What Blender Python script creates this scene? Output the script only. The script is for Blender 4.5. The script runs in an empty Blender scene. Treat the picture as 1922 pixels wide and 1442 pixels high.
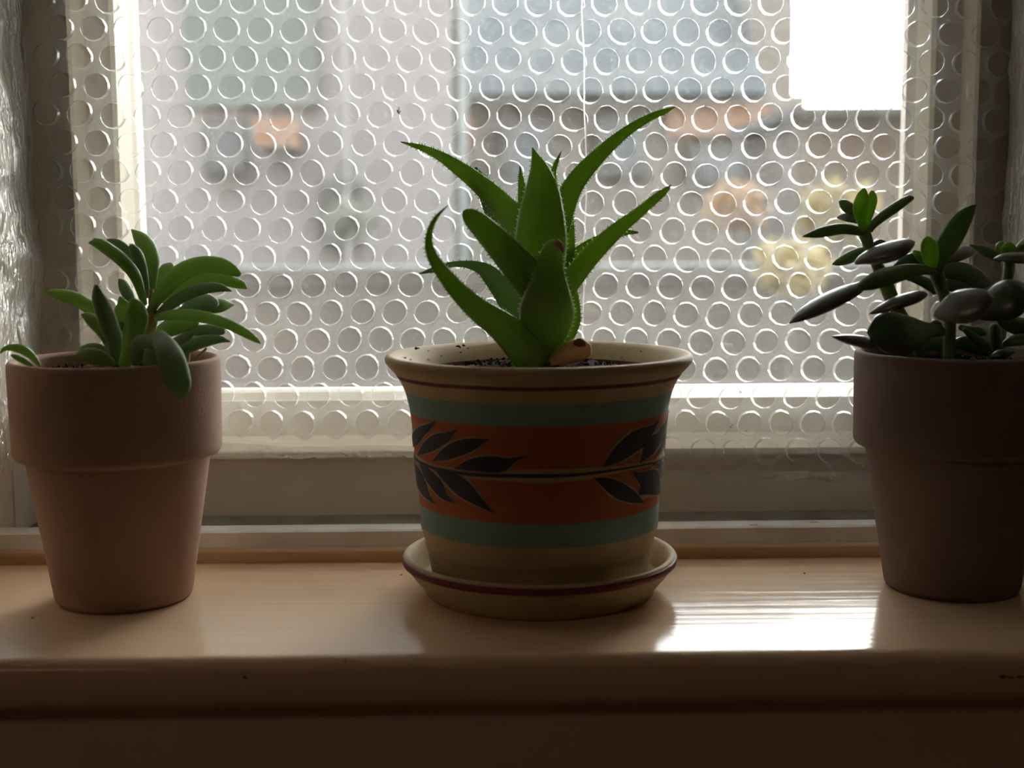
import bpy, bmesh, math, random
from mathutils import Vector, Matrix
from math import sin, cos, pi, tan, atan2, sqrt
random.seed(7)
S = bpy.context.scene
COL = S.collection

# ------------------------------------------------------------------ camera
FPX = 2508.0
CAM = Vector((0, 0, 0.2))
PITCH, ROLL, YAW = 0.1165, -0.0067, 0.0111
F0 = Vector((sin(YAW)*cos(PITCH), cos(YAW)*cos(PITCH), -sin(PITCH)))
R0 = Vector((cos(YAW), -sin(YAW), 0))
D0 = F0.cross(R0)
RR = cos(ROLL)*R0 - sin(ROLL)*D0
DD = sin(ROLL)*R0 + cos(ROLL)*D0
cam = bpy.data.cameras.new('camera')
camo = bpy.data.objects.new('camera', cam)
COL.objects.link(camo)
m = Matrix((RR, -DD, -F0)).transposed().to_4x4()
m.translation = CAM
camo.matrix_world = m
cam.sensor_width = 36
cam.lens = 36*FPX/1922
cam.clip_start = 0.01
cam.dof.use_dof = True
cam.dof.focus_distance = 0.775
cam.dof.aperture_fstop = 7.0
S.camera = camo

# ------------------------------------------------------------------ exposure and colour
S.view_settings.view_transform = 'Standard'
S.view_settings.look = 'None'
S.view_settings.exposure = 0.84
S.view_settings.gamma = 1.0
S.view_settings.use_curve_mapping = False
S.cycles.use_denoising = True
S.cycles.max_bounces = 10
S.cycles.diffuse_bounces = 4
S.cycles.glossy_bounces = 4
S.cycles.transmission_bounces = 6
S.cycles.transparent_max_bounces = 16
S.cycles.caustics_refractive = False
S.cycles.sample_clamp_indirect = 6.0

# ------------------------------------------------------------------ sky: hazy, low sun glow to the right
W = bpy.data.worlds.new('sky'); S.world = W; W.use_nodes = True
wn, wl = W.node_tree.nodes, W.node_tree.links
wn.clear()
tc = wn.new('ShaderNodeTexCoord')
SUN = Vector((0.62, 0.72, 0.34)).normalized()
dot = wn.new('ShaderNodeVectorMath'); dot.operation = 'DOT_PRODUCT'
nrm = wn.new('ShaderNodeVectorMath'); nrm.operation = 'NORMALIZE'
wl.new(tc.outputs['Generated'], nrm.inputs[0]); wl.new(nrm.outputs[0], dot.inputs[0]); dot.inputs[1].default_value = SUN
mx = wn.new('ShaderNodeMath'); mx.operation = 'MAXIMUM'; mx.inputs[1].default_value = 0; wl.new(dot.outputs['Value'], mx.inputs[0])
pw = wn.new('ShaderNodeMath'); pw.operation = 'POWER'; pw.inputs[1].default_value = 7; wl.new(mx.outputs[0], pw.inputs[0])
sep = wn.new('ShaderNodeSeparateXYZ'); wl.new(nrm.outputs[0], sep.inputs[0])
ramp = wn.new('ShaderNodeValToRGB'); wl.new(sep.outputs['Z'], ramp.inputs[0])
ramp.color_ramp.elements[0].position = 0.0; ramp.color_ramp.elements[0].color = (0.90, 0.94, 1.0, 1)
ramp.color_ramp.elements[1].position = 0.8; ramp.color_ramp.elements[1].color = (1.5, 1.62, 1.8, 1)
b1 = wn.new('ShaderNodeBackground'); wl.new(ramp.outputs[0], b1.inputs[0]); b1.inputs[1].default_value = 4.6
b2 = wn.new('ShaderNodeBackground'); b2.inputs[0].default_value = (1.0, 0.94, 0.84, 1)
ms = wn.new('ShaderNodeMath'); ms.operation = 'MULTIPLY'; ms.inputs[1].default_value = 9.0; wl.new(pw.outputs[0], ms.inputs[0]); wl.new(ms.outputs[0], b2.inputs[1])
ad = wn.new('ShaderNodeAddShader'); wl.new(b1.outputs[0], ad.inputs[0]); wl.new(b2.outputs[0], ad.inputs[1])
wo = wn.new('ShaderNodeOutputWorld'); wl.new(ad.outputs[0], wo.inputs[0])

# low sun behind haze
sl = bpy.data.lights.new('sun', 'SUN'); so = bpy.data.objects.new('sun', sl); COL.objects.link(so)
sl.energy = 4.0; sl.angle = 0.9; sl.color = (1.0, 0.90, 0.76)
so.rotation_euler = (SUN).to_track_quat('Z', 'Y').to_euler(); so.location = (1, 3, 2)
# weak warm fill added behind the camera; no lamp is known there
al = bpy.data.lights.new('room_fill', 'AREA'); ao = bpy.data.objects.new('room_fill', al); COL.objects.link(ao)
al.shape = 'DISK'; al.size = 0.5; al.energy = 1.2; al.color = (1.0, 0.72, 0.5)
ao.location = (-1.0, -1.0, 1.35)

# ------------------------------------------------------------------ helpers
def at(px, py, Y):
    d = F0*FPX + RR*(px-961) + DD*(py-721)
    return CAM + d*((Y-CAM.y)/d.y)

def onz(px, py, z):
    d = F0*FPX + RR*(px-961) + DD*(py-721)
    return CAM + d*((z-CAM.z)/d.z)

def props(o, label=None, cat=None, group=None, kind=None):
    if label: o['label'] = label
    if cat: o['category'] = cat
    if group: o['group'] = group
    if kind: o['kind'] = kind
    return o

def empty(name, loc, label=None, cat=None, group=None, kind=None):
    o = bpy.data.objects.new(name, None); COL.objects.link(o); o.location = loc
    o.empty_display_size = 0.02
    return props(o, label, cat, group, kind)

def wpos(o):
    v = Vector((0, 0, 0))
    while o is not None:
        v = v + o.location; o = o.parent
    return v

def mesh(name, verts, faces, mat, parent=None, smooth=False, uvs=None, midx=None, kind=None, label=None, auto=None, origin=None):
    """one mesh object; verts are in world coordinates"""
    off = Vector(origin) if origin is not None else (wpos(parent) if parent else Vector((0, 0, 0)))
    me = bpy.data.meshes.new(name)
    me.from_pydata([tuple(Vector(v)-off) for v in verts], [], faces)
    mats = mat if isinstance(mat, (list, tuple)) else [mat]
    for q in mats: me.materials.append(q)
    if midx: me.polygons.foreach_set('material_index', midx)
    if smooth: me.polygons.foreach_set('use_smooth', [True]*len(me.polygons))
    if uvs:
        ul = me.uv_layers.new(name='UVMap')
        for p in me.polygons:
            for li in p.loop_indices:
                ul.data[li].uv = uvs[me.loops[li].vertex_index]
    bm = bmesh.new(); bm.from_mesh(me); bmesh.ops.recalc_face_normals(bm, faces=bm.faces); bm.to_mesh(me); bm.free()
    if auto is not None: me.set_sharp_from_angle(angle=auto)
    me.update()
    o = bpy.data.objects.new(name, me); COL.objects.link(o)
    if parent:
        o.parent = parent; o.location = off - wpos(parent)
    else: o.location = off
    return props(o, label, None, None, kind)

def box_vf(a, b):
    x0, y0, z0 = a; x1, y1, z1 = b
    v = [(x, y, z) for x in (x0, x1) for y in (y0, y1) for z in (z0, z1)]
    f = [(0, 1, 3, 2), (4, 6, 7, 5), (0, 4, 5, 1), (2, 3, 7, 6), (0, 2, 6, 4), (1, 5, 7, 3)]
    return v, f

def boxes(name, bs, mat, parent=None, **k):
    V, Fc = [], []
    for a, b in bs:
        v, f = box_vf(a, b); n = len(V); V += v; Fc += [tuple(i+n for i in q) for q in f]
    return mesh(name, V, Fc, mat, parent, **k)

def prism_x(name, prof, x0, x1, mat, parent=None, n=1, **k):
    """profile [(y,z)] closed polygon swept along x"""
    V = []; L = len(prof)
    for i in range(n+1):
        x = x0+(x1-x0)*i/n
        V += [(x, y, z) for y, z in prof]
    Fc = [tuple(range(L)), tuple(range(n*L, n*L+L))]
    for i in range(n):
        for j in range(L):
            Fc.append((i*L+j, i*L+(j+1) % L, (i+1)*L+(j+1) % L, (i+1)*L+j))
    return mesh(name, V, Fc, mat, parent, **k)

def prism_z(name, prof, z0, z1, mat, parent=None, **k):
    L = len(prof)
    V = [(x, y, z0) for x, y in prof]+[(x, y, z1) for x, y in prof]
    Fc = [tuple(range(L)), tuple(range(L, 2*L))]+[(j, (j+1) % L, L+(j+1) % L, L+j) for j in range(L)]
    return mesh(name, V, Fc, mat, parent, **k)

def lathe(name, prof, c, mat, parent=None, seg=96, wob=0.0, **k):
    """prof [(r,z)] ; open or closed at axis"""
    V, Fc, U = [], [], []
    L = len(prof)
    for i in range(seg):
        a = 2*pi*i/seg
        for j, (r, z) in enumerate(prof):
            w = 1+wob*sin(2*a+z*40)
            V.append((c[0]+r*w*cos(a), c[1]+r*w*sin(a), c[2]+z))
    for i in range(seg):
        i2 = (i+1) % seg
        for j in range(L-1):
            Fc.append((i*L+j, i2*L+j, i2*L+j+1, i*L+j+1))
    return mesh(name, V, Fc, mat, parent, smooth=True, **k)

def rounded(prof, rad, n=4):
    """round the corners of an open polyline [(a,b)] ; rad per point or number"""
    out = [prof[0]]
    for i in range(1, len(prof)-1):
        p0, p, p1 = Vector(prof[i-1]), Vector(prof[i]), Vector(prof[i+1])
        r = rad[i] if isinstance(rad, (list, tuple)) else rad
        d0, d1 = (p0-p), (p1-p)
        r0 = min(r, d0.length*.48, d1.length*.48)
        if r0 < 1e-6: out.append(tuple(p)); continue
        a, b = p+d0.normalized()*r0, p+d1.normalized()*r0
        for k in range(n+1):
            t = k/n
            out.append(tuple(a*(1-t)**2+p*2*t*(1-t)+b*t*t))
    out.append(prof[-1])
    return out

def catmull(P, n):
    """P list of tuples; returns n+1 samples, chord parameterised"""
    k = len(P)
    d = [0.0]
    for i in range(1, k):
        d.append(d[-1]+max(1e-6, sqrt(sum((P[i][c]-P[i-1][c])**2 for c in range(2)))))
    out = []
    for s in range(n+1):
        u = d[-1]*s/n
        i = max(0, min(k-2, next((q for q in range(k-1) if u <= d[q+1]+1e-9), k-2)))
        t = (u-d[i])/(d[i+1]-d[i])
        p0, p1, p2, p3 = P[max(i-1, 0)], P[i], P[i+1], P[min(i+2, k-1)]
        out.append(tuple(0.5*(2*p1[c]+(p2[c]-p0[c])*t+(2*p0[c]-5*p1[c]+4*p2[c]-p3[c])*t*t+(3*p1[c]-p0[c]-3*p2[c]+p3[c])*t**3) for c in range(len(p1))))
    return out

# ------------------------------------------------------------------ materials
def mat(name, color=(.8, .8, .8), rough=.5, **k):
    M = bpy.data.materials.new(name); M.use_nodes = True
    b = M.node_tree.nodes['Principled BSDF']
    b.inputs['Base Color'].default_value = (*color, 1)
    b.inputs['Roughness'].default_value = rough
    for a, v in k.items():
        b.inputs[a.replace('_', ' ')].default_value = v
    M.N, = (None,) if False else (None,)
    return M

def mat(name, color=(.8, .8, .8), rough=.5, inputs=None, color2=None, scale=30, fac=(.35, .65), bump=0, bscale=200, coords='Object', stretch=(1, 1, 1), detail=4):
    M = bpy.data.materials.new(name); M.use_nodes = True
    n, l = M.node_tree.nodes, M.node_tree.links
    b = n['Principled BSDF']
    b.inputs['Base Color'].default_value = (*color, 1)
    b.inputs['Roughness'].default_value = rough
    for a, v in (inputs or {}).items(): b.inputs[a].default_value = v
    if color2 or bump:
        t = n.new('ShaderNodeTexCoord'); mp = n.new('ShaderNodeMapping'); mp.inputs['Scale'].default_value = stretch
        l.new(t.outputs[coords], mp.inputs[0])
    if color2:
        no = n.new('ShaderNodeTexNoise'); no.inputs['Scale'].default_value = scale; no.inputs['Detail'].default_value = detail
        l.new(mp.outputs[0], no.inputs['Vector'])
        cr = n.new('ShaderNodeValToRGB'); l.new(no.outputs['Fac'], cr.inputs[0])
        cr.color_ramp.elements[0].position = fac[0]; cr.color_ramp.elements[0].color = (*color, 1)
        cr.color_ramp.elements[1].position = fac[1]; cr.color_ramp.elements[1].color = (*color2, 1)
        l.new(cr.outputs[0], b.inputs['Base Color'])
    if bump:
        n2 = n.new('ShaderNodeTexNoise'); n2.inputs['Scale'].default_value = bscale; n2.inputs['Detail'].default_value = 5
        l.new(mp.outputs[0], n2.inputs['Vector'])
        bp = n.new('ShaderNodeBump'); bp.inputs['Strength'].default_value = 1.0; bp.inputs['Distance'].default_value = bump
        l.new(n2.outputs['Fac'], bp.inputs['Height']); l.new(bp.outputs[0], b.inputs['Normal'])
    return M

sill_paint = mat('cream_gloss_paint', (.86, .62, .42), .15, {'Specular IOR Level': .2}, color2=(.84, .60, .40), scale=4, bump=.00035, bscale=20, stretch=(.3, 7, 7))
stile_paint = mat('brown_stile_paint', (.38, .32, .25), .6, color2=(.33, .28, .22), scale=10, bump=.0003, bscale=60)  # browner and darker than the frame paint
track_paint = mat('grey_track_paint', (.34, .31, .26), .9, color2=(.26, .23, .19), scale=40)  # matt mottled grey-brown, darker than the lip paint
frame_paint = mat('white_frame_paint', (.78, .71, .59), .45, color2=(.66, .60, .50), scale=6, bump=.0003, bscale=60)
reveal_paint = mat('beige_reveal_paint', (.66, .54, .40), .6, color2=(.62, .50, .37))
bead_paint = mat('cream_bead_paint', (.46, .40, .29), .5)
lip_paint = mat('white_lip_paint', (.88, .87, .85), .2, color2=(.70, .66, .60), scale=14, bump=.0002, bscale=90)
wood_strip = mat('worn_wood_strip', (.50, .30, .15), .5, color2=(.66, .48, .30), scale=8, bump=.0004, bscale=60, stretch=(.4, 8, 8))
wall_paint = mat('wall_paint', (.36, .28, .21), .7, color2=(.33, .255, .19), scale=3, bump=.0004, bscale=120)
apron_paint = mat('apron_paint', (.82, .62, .50), .6, color2=(.76, .57, .46), scale=5)
floor_wood = mat('floor_wood', (.28, .16, .09), .4, color2=(.36, .22, .13), scale=4, stretch=(1, 8, 1))
ceil_paint = mat('ceiling_paint', (.40, .37, .33), .8)
soil_m = mat('potting_soil', (.012, .007, .005), 1.0, {'Specular IOR Level': .08}, color2=(.055, .030, .019), scale=260, bump=.001, bscale=500)
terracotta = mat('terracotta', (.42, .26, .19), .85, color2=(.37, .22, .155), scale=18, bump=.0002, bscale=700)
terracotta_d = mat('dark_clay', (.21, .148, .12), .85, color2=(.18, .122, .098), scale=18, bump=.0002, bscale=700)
cream_clay = mat('cream_stoneware', (.52, .40, .24), .75, color2=(.46, .35, .20), scale=40, bump=.00015, bscale=600)
maroon = mat('maroon_glaze', (.16, .018, .028), .6)
ink = mat('dark_blue_glaze', (.018, .018, .035), .6, color2=(.03, .03, .05), scale=60)
tan_root = mat('tan_root', (.60, .33, .17), .8, color2=(.75, .52, .32), scale=90, bump=.0008, bscale=250, stretch=(1, 1, .3))
dry_tip = mat('dry_leaf_tip', (.26, .12, .08), .7, color2=(.42, .26, .18), scale=300)
root_dark = mat('dry_scar', (.16, .05, .03), .8)
bark = mat('brown_stem', (.30, .17, .06), .7, color2=(.42, .36, .12), scale=70, bump=.0005, bscale=300)
green_stem = mat('green_stem', (.10, .17, .03), .5, color2=(.15, .22, .05), scale=60)

def leaf_mat(name, c1, c2, trans, tw, rough=.45, scale=60, tip=None, tip0=.93, coat=0, spec=.5, edge=None):
    M = bpy.data.materials.new(name); M.use_nodes = True
    n, l = M.node_tree.nodes, M.node_tree.links
    b = n['Principled BSDF']; b.inputs['Roughness'].default_value = rough; b.inputs['Specular IOR Level'].default_value = spec
    b.inputs['Coat Weight'].default_value = coat; b.inputs['Coat Roughness'].default_value = .25
    t = n.new('ShaderNodeTexCoord')
    no = n.new('ShaderNodeTexNoise'); no.inputs['Scale'].default_value = scale; l.new(t.outputs['Object'], no.inputs['Vector'])
    cr = n.new('ShaderNodeValToRGB'); l.new(no.outputs['Fac'], cr.inputs[0])
    cr.color_ramp.elements[0].position = .35; cr.color_ramp.elements[0].color = (*c1, 1)
    cr.color_ramp.elements[1].position = .68; cr.color_ramp.elements[1].color = (*c2, 1)
    col = cr.outputs[0]
    uv = n.new('ShaderNodeSeparateXYZ'); l.new(t.outputs['UV'], uv.inputs[0])
    if edge:
        r = n.new('ShaderNodeValToRGB'); l.new(uv.outputs[0], r.inputs[0])
        r.color_ramp.elements[0].position = .62; r.color_ramp.elements[0].color = (0, 0, 0, 1)
        r.color_ramp.elements[1].position = .97; r.color_ramp.elements[1].color = (1, 1, 1, 1)
        mm = n.new('ShaderNodeMixRGB'); l.new(r.outputs[0], mm.inputs[0]); l.new(col, mm.inputs[1]); mm.inputs[2].default_value = (*edge, 1); col = mm.outputs[0]
    if tip:
        r = n.new('ShaderNodeValToRGB'); l.new(uv.outputs[1], r.inputs[0])
        r.color_ramp.elements[0].position = tip0; r.color_ramp.elements[0].color = (0, 0, 0, 1)
        r.color_ramp.elements[1].position = min(1, tip0+.035); r.color_ramp.elements[1].color = (1, 1, 1, 1)
        mm = n.new('ShaderNodeMixRGB'); l.new(r.outputs[0], mm.inputs[0]); l.new(col, mm.inputs[1]); mm.inputs[2].default_value = (*tip, 1); col = mm.outputs[0]
    l.new(col, b.inputs['Base Color'])
    n2 = n.new('ShaderNodeTexNoise'); n2.inputs['Scale'].default_value = 900; l.new(t.outputs['Object'], n2.inputs['Vector'])
    bp = n.new('ShaderNodeBump'); bp.inputs['Distance'].default_value = .00012; l.new(n2.outputs['Fac'], bp.inputs['Height']); l.new(bp.outputs[0], b.inputs['Normal'])
    tr = n.new('ShaderNodeBsdfTranslucent'); tr.inputs[0].default_value = (*trans, 1)
    mixs = n.new('ShaderNodeMixShader'); mixs.inputs[0].default_value = tw
    l.new(b.outputs[0], mixs.inputs[1]); l.new(tr.outputs[0], mixs.inputs[2]); l.new(mixs.outputs[0], n['Material Output'].inputs[0])
    return M

aloe_m = leaf_mat('aloe_leaf', (.15, .25, .075), (.19, .31, .10), (.29, .44, .06), .45, .42, 35, tip=(.20, .10, .05), tip0=.975)
aloe_b = leaf_mat('aloe_leaf_brown_tip', (.15, .25, .075), (.19, .31, .10), (.28, .43, .06), .45, .42, 35, tip=(.26, .12, .09), tip0=.925)
aloe_in = leaf_mat('aloe_leaf_pale_inner', (.20, .30, .17), (.26, .36, .22), (.20, .34, .09), .35, .4, 35, tip=(.3, .15, .06), tip0=.975)
tooth_m = leaf_mat('aloe_tooth', (.62, .72, .40), (.68, .76, .45), (.7, .85, .45), .55, .4)
succ_m = leaf_mat('succulent_leaf', (.24, .34, .14), (.29, .40, .17), (.36, .52, .13), .45, .4, 40)
succ_d = leaf_mat('succulent_leaf_dusty', (.22, .30, .20), (.27, .35, .23), (.26, .38, .14), .35, .5, 60)
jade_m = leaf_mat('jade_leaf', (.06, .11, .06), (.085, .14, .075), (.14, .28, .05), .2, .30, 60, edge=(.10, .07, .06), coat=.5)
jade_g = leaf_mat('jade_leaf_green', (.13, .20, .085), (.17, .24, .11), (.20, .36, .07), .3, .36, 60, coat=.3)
jade_bud = leaf_mat('jade_bud', (.24, .36, .07), (.28, .42, .09), (.32, .55, .06), .5, .4, 60)
jade_p = leaf_mat('jade_leaf_purple_grey', (.12, .125, .12), (.16, .16, .155), (.12, .15, .06), .1, .33, 60, coat=.6, spec=.9)

# ------------------------------------------------------------------ films
def film(name, trans, haze, hcol, gloss, grough, bump=0.0, bscale=120, tcol=(.95, .95, .95), fk=1.6, refr=0.0, stretch=(1, 1, 1)):
    """thin clear plastic: passes light, scatters a share of it, mirrors by Fresnel"""
    M = bpy.data.materials.new(name); M.use_nodes = True
    n, l = M.node_tree.nodes, M.node_tree.links; n.clear()
    out = n.new('ShaderNodeOutputMaterial')
    tp = n.new('ShaderNodeBsdfTransparent'); tp.inputs[0].default_value = (*tcol, 1)
    tl = n.new('ShaderNodeBsdfTranslucent'); tl.inputs[0].default_value = (*hcol, 1)
    df = n.new('ShaderNodeBsdfDiffuse'); df.inputs[0].default_value = (*hcol, 1)
    gl = n.new('ShaderNodeBsdfGlossy'); gl.inputs['Roughness'].default_value = grough; gl.inputs[0].default_value = (1, 1, 1, 1)
    hz = n.new('ShaderNodeMixShader'); hz.inputs[0].default_value = .18; l.new(tl.outputs[0], hz.inputs[1]); l.new(df.outputs[0], hz.inputs[2])
    m1 = n.new('ShaderNodeMixShader'); m1.inputs[0].default_value = haze; l.new(tp.outputs[0], m1.inputs[1]); l.new(hz.outputs[0], m1.inputs[2])
    fr = n.new('ShaderNodeFresnel'); fr.inputs[0].default_value = 1.5
    mu = n.new('ShaderNodeMath'); mu.operation = 'MULTIPLY_ADD'; mu.use_clamp = True; l.new(fr.outputs[0], mu.inputs[0]); mu.inputs[1].default_value = fk; mu.inputs[2].default_value = gloss
    m2 = n.new('ShaderNodeMixShader'); l.new(mu.outputs[0], m2.inputs[0]); l.new(m1.outputs[0], m2.inputs[1]); l.new(gl.outputs[0], m2.inputs[2])
    last = m2
    if refr:
        rf = n.new('ShaderNodeBsdfRefraction'); rf.inputs['IOR'].default_value = 1.35; rf.inputs['Roughness'].default_value = .2
        m3 = n.new('ShaderNodeMixShader'); m3.inputs[0].default_value = refr; l.new(m2.outputs[0], m3.inputs[1]); l.new(rf.outputs[0], m3.inputs[2]); last = m3
    if bump:
        t = n.new('ShaderNodeTexCoord'); no = n.new('ShaderNodeTexNoise'); no.inputs['Scale'].default_value = bscale; no.inputs['Detail'].default_value = 3; no.inputs['Distortion'].default_value = .6
        mp = n.new('ShaderNodeMapping'); mp.inputs['Scale'].default_value = stretch; l.new(t.outputs['Object'], mp.inputs[0]); l.new(mp.outputs[0], no.inputs['Vector'])
        bp = n.new('ShaderNodeBump'); bp.inputs['Distance'].default_value = bump; l.new(no.outputs['Fac'], bp.inputs['Height'])
        for q in (gl, tl): l.new(bp.outputs[0], q.inputs['Normal'])
        l.new(bp.outputs[0], fr.inputs['Normal'])
    l.new(last.outputs[0], out.inputs[0])
    return M
film_web = film('bubble_wrap_web', 1, .12, (.95, .95, .95), 0.03, .15, .0012, 260)
film_edge = film('wrap_margin_film', 1, .35, (.92, .90, .86), .03, .2, .0015, 200)
film_cap = film('bubble_cap_film', 1, .05, (.9, .9, .9), 0.0, .08, .0003, 120)
film_wall = film('bubble_wall_film', 1, .50, (.95, .93, .88), .18, .16, .0006, 260, fk=1.2, refr=.18)
film_side = film('crumpled_wrap_film', 1, .22, (.82, .70, .52), .0, .28, .005, 260, fk=.6, tcol=(.95, .92, .86), stretch=(1, 1, .25))
glass_m = film('window_glass', 1, .0, (1, 1, 1), .0, .01, tcol=(.93, .95, .94))

# ------------------------------------------------------------------ room shell (structure)
XL = at(62, 700, .897).x      # reveal faces
XR = at(1893, 400, .897).x
ZT = .95
YF, YB = .625, 1.02
YE = .929
FZ, CZ = -.95, 1.55
RX0, RX1, RY0 = -1.9, 1.9, -2.6
boxes('wall_front', [((RX0, YF, FZ), (XL, YE, CZ)), ((XR, YF, FZ), (RX1, YE, CZ)), ((XL, YF, FZ), (XR, YE, -.03)), ((XL, YF, ZT), (XR, YE, CZ))], wall_paint, kind='structure')
boxes('wall_back', [((RX0-.1, RY0-.1, FZ), (RX1+.1, RY0, CZ))], wall_paint, kind='structure')
boxes('wall_left', [((RX0-.1, RY0, FZ), (RX0, YB, CZ))], wall_paint, kind='structure')
boxes('wall_right', [((RX1, RY0, FZ), (RX1+.1, YB, CZ))], wall_paint, kind='structure')
boxes('floor', [((RX0-.1, RY0-.1, FZ-.1), (RX1+.1, YB, FZ))], floor_wood, kind='structure')
boxes('ceiling', [((RX0-.1, RY0-.1, CZ), (RX1+.1, YB, CZ+.1))], ceil_paint, kind='structure')

boxes('wall_outside_shade', [((-7, .93, -1.4), (XL, YB, 5)), ((XR, .93, -1.4), (7, YB, 5)), ((XL, .93, -1.4), (XR, YB, -.03)), ((XL, .93, ZT), (XR, YB, 5))], wall_paint, kind='structure')  # unseen outer facade, added to shade the neighbours' fronts

# window sill (board with rounded nose) and apron
YA = .611
nose = rounded([(.80, 0.0), (YA+.001, 0.0), (YA-.0035, -.004), (YA-.0050, -.0130), (YA-.003, -.0225), (YA+.003, -.0262), (YF+.02, -.0262)], [0, .004, .005, .006, .006, .004, 0], 6)
prof = nose + [(.80, -.0262)]
o = prism_x('trim_1', prof, -.75, .75, sill_paint, n=1, kind='structure', smooth=True, auto=.6, label='cream gloss painted window sill board with rounded nose')
prism_x('trim_2', [(YF-.003, -.0268), (YF-.003, -.16), (YF-.001, -.165), (YF+.002, -.165), (YF+.002, -.0268)], -.72, .72, apron_paint, kind='structure', label='painted apron board under the sill')

# ------------------------------------------------------------------ window
Wd = empty('window_1', (0, .9, 0), 'white painted casement window filling the recess above the sill', kind='structure')
YG = .965
xgl, xgr = at(262, 400, YG).x, at(1697, 400, YG).x
def zat(py, Y, px=600): return at(px, py, Y).z
z_lip0, z_lip1 = zat(1028, .793), zat(996, .797)
prism_x('wood_strip', rounded([(.79, 0.0), (.79, z_lip0*.8), (.794, z_lip0), (.80, z_lip0)], .001, 3)+[(.80, 0.0)], XL, XR, wood_strip, Wd, smooth=True, auto=.7)
ylip = onz(600, 985, z_lip1).y
prism_x('sill_lip', [(.7945, z_lip0-.0002), (.797, z_lip1-.001), (.799, z_lip1), (ylip, z_lip1), (ylip+.001, z_lip1-.002), (ylip+.001, 0.0), (.7945, 0.0)], XL, XR, lip_paint, Wd)
YR = .897
z_ch = .004
z0 = zat(967, YR)
boxes('track_board', [((XL, ylip+.001, 0.0), (XR, YR, z0))], track_paint, Wd)
z1 = zat(860, YR)
z2, z3 = zat(860, .8885), zat(848, .8885)
z4 = zat(818, .91)
z5 = zat(752, .91); z6 = zat(736, .932)
prism_x('frame_bottom_rail', [(YR, z0-.002), (YR, z1+.001), (.93, z1+.001), (.93, z0-.002)], XL, XR, frame_paint, Wd)
# sash stiles / rails share the bottom rail's profile, measured from the glass edge outwards
xo_l, xo_r = at(139, 400, .8885).x, at(1830, 400, .8885).x
xf_l, xf_r = at(219, 400, .91).x, at(1748, 400, .91).x
xb_l, xb_r = at(251, 400, .935).x, at(1715, 400, .935).x
prism_x('sash_bottom_rail', [(.8885, z2), (.8885, z3), (.905, z3+.004), (.91, z4), (.91, z5), (.985, z5), (.985, z2)], XL, XR, frame_paint, Wd)
prism_x('glazing_bead', [(.9102, z5-.001), (.912, z5), (.932, z6), (.936, z6-.003), (.936, z5-.001)], xf_l-.002, xf_r+.002, bead_paint, Wd)
boxes('glass_channel', [((xf_l, .936, z5-.002), (xf_r, YG-.002, z6-.001))], frame_paint, Wd)
for s, xo, xf, xb, xg, xr in ((-1, xo_l, xf_l, xb_l, xgl, XL), (1, xo_r, xf_r, xb_r, xgr, XR)):
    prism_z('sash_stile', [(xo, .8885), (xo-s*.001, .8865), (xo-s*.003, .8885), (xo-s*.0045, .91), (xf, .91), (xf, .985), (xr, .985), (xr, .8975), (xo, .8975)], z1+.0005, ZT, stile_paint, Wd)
    prism_z('glazing_bead', [(xf, .9095), (xf-s*.003, .911), (xb, .934), (xb, .938), (xf+s*.001, .938)], z5-.001, ZT, bead_paint, Wd)
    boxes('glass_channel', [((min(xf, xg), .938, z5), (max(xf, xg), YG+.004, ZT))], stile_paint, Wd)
    # jamb liner, its white colour stands in for light on this inner edge
    boxes('jamb_liner', [((min(xr, xr-s*.0025), .845, z_ch), (max(xr, xr-s*.0025), .895, ZT))], lip_paint, Wd)
    boxes('reveal_board', [((min(xr, xr-s*.0015), .628, 0.0002), (max(xr, xr-s*.0015), .845, ZT))], reveal_paint, Wd)
boxes('sash_top_rail', [((XL, .889, ZT-.05), (XR, .985, ZT))], frame_paint, Wd)
boxes('pane', [((xgl-.004, YG, z6-.02), (xgr+.004, YG+.003, ZT-.045))], glass_m, Wd)

# ------------------------------------------------------------------ bubble wrap
from mathutils import noise
PX = .0212; PZ = PX*sqrt(3)/2*.986
YW = .880
zb_ref = at(614.6, 164.6, YW)            # a row of bubbles sits at this height
def warp(u, v):
    """flat sheet coordinates (x,z) -> hanging sheet"""
    x = u+.0012*sin(v*31+u*7)+.0006*sin(v*83+u*19)
    z = v-.0108*(u-zb_ref.x)+.0008*sin(u*23+v*11)+.0006*sin(u*67+1.3)
    y = YW+.0022*sin(u*17+v*9)+.0012*sin(v*37-u*21)
    return Vector((x, y, z))
BR = .0084
rows = []
x_start = zb_ref.x-10*PX
i0 = int((xo_l-.010-x_start)/PX)-1; i1 = int((XR-x_start)/PX)+1
cells = []
for r in range(-22, 34):
    v = zb_ref.z+r*PZ*1.0
    for c in range(i0, i1+1):
        u = x_start+c*PX+(PX/2 if r % 2 else 0)
        zb = .0600 if u < 0 else .0525-.5*PZ*1.0*min(1, u/.12)*1.6   # bottom cut, hanging lower on the right
        if v < zb or v > ZT-.06 or u < XL+PX*.5+.005 or u > XR-PX*.5-.005: continue
        cells.append((u, v, r, c))
wrap = empty('bubble_wrap', (0, YW, .3), 'clear bubble wrap sheet hung across the whole window pane', 'bubble wrap')
NS = 24
hexang = [2*pi*k/NS+pi/2 for k in range(NS)]
def hexr(a):   # pointy-top hexagon boundary distance
    b = (a % (pi/3))-pi/6
    return (PX/2)/cos(((a+pi/6) % (pi/3))-pi/6)
V, Fc = [], []
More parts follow.
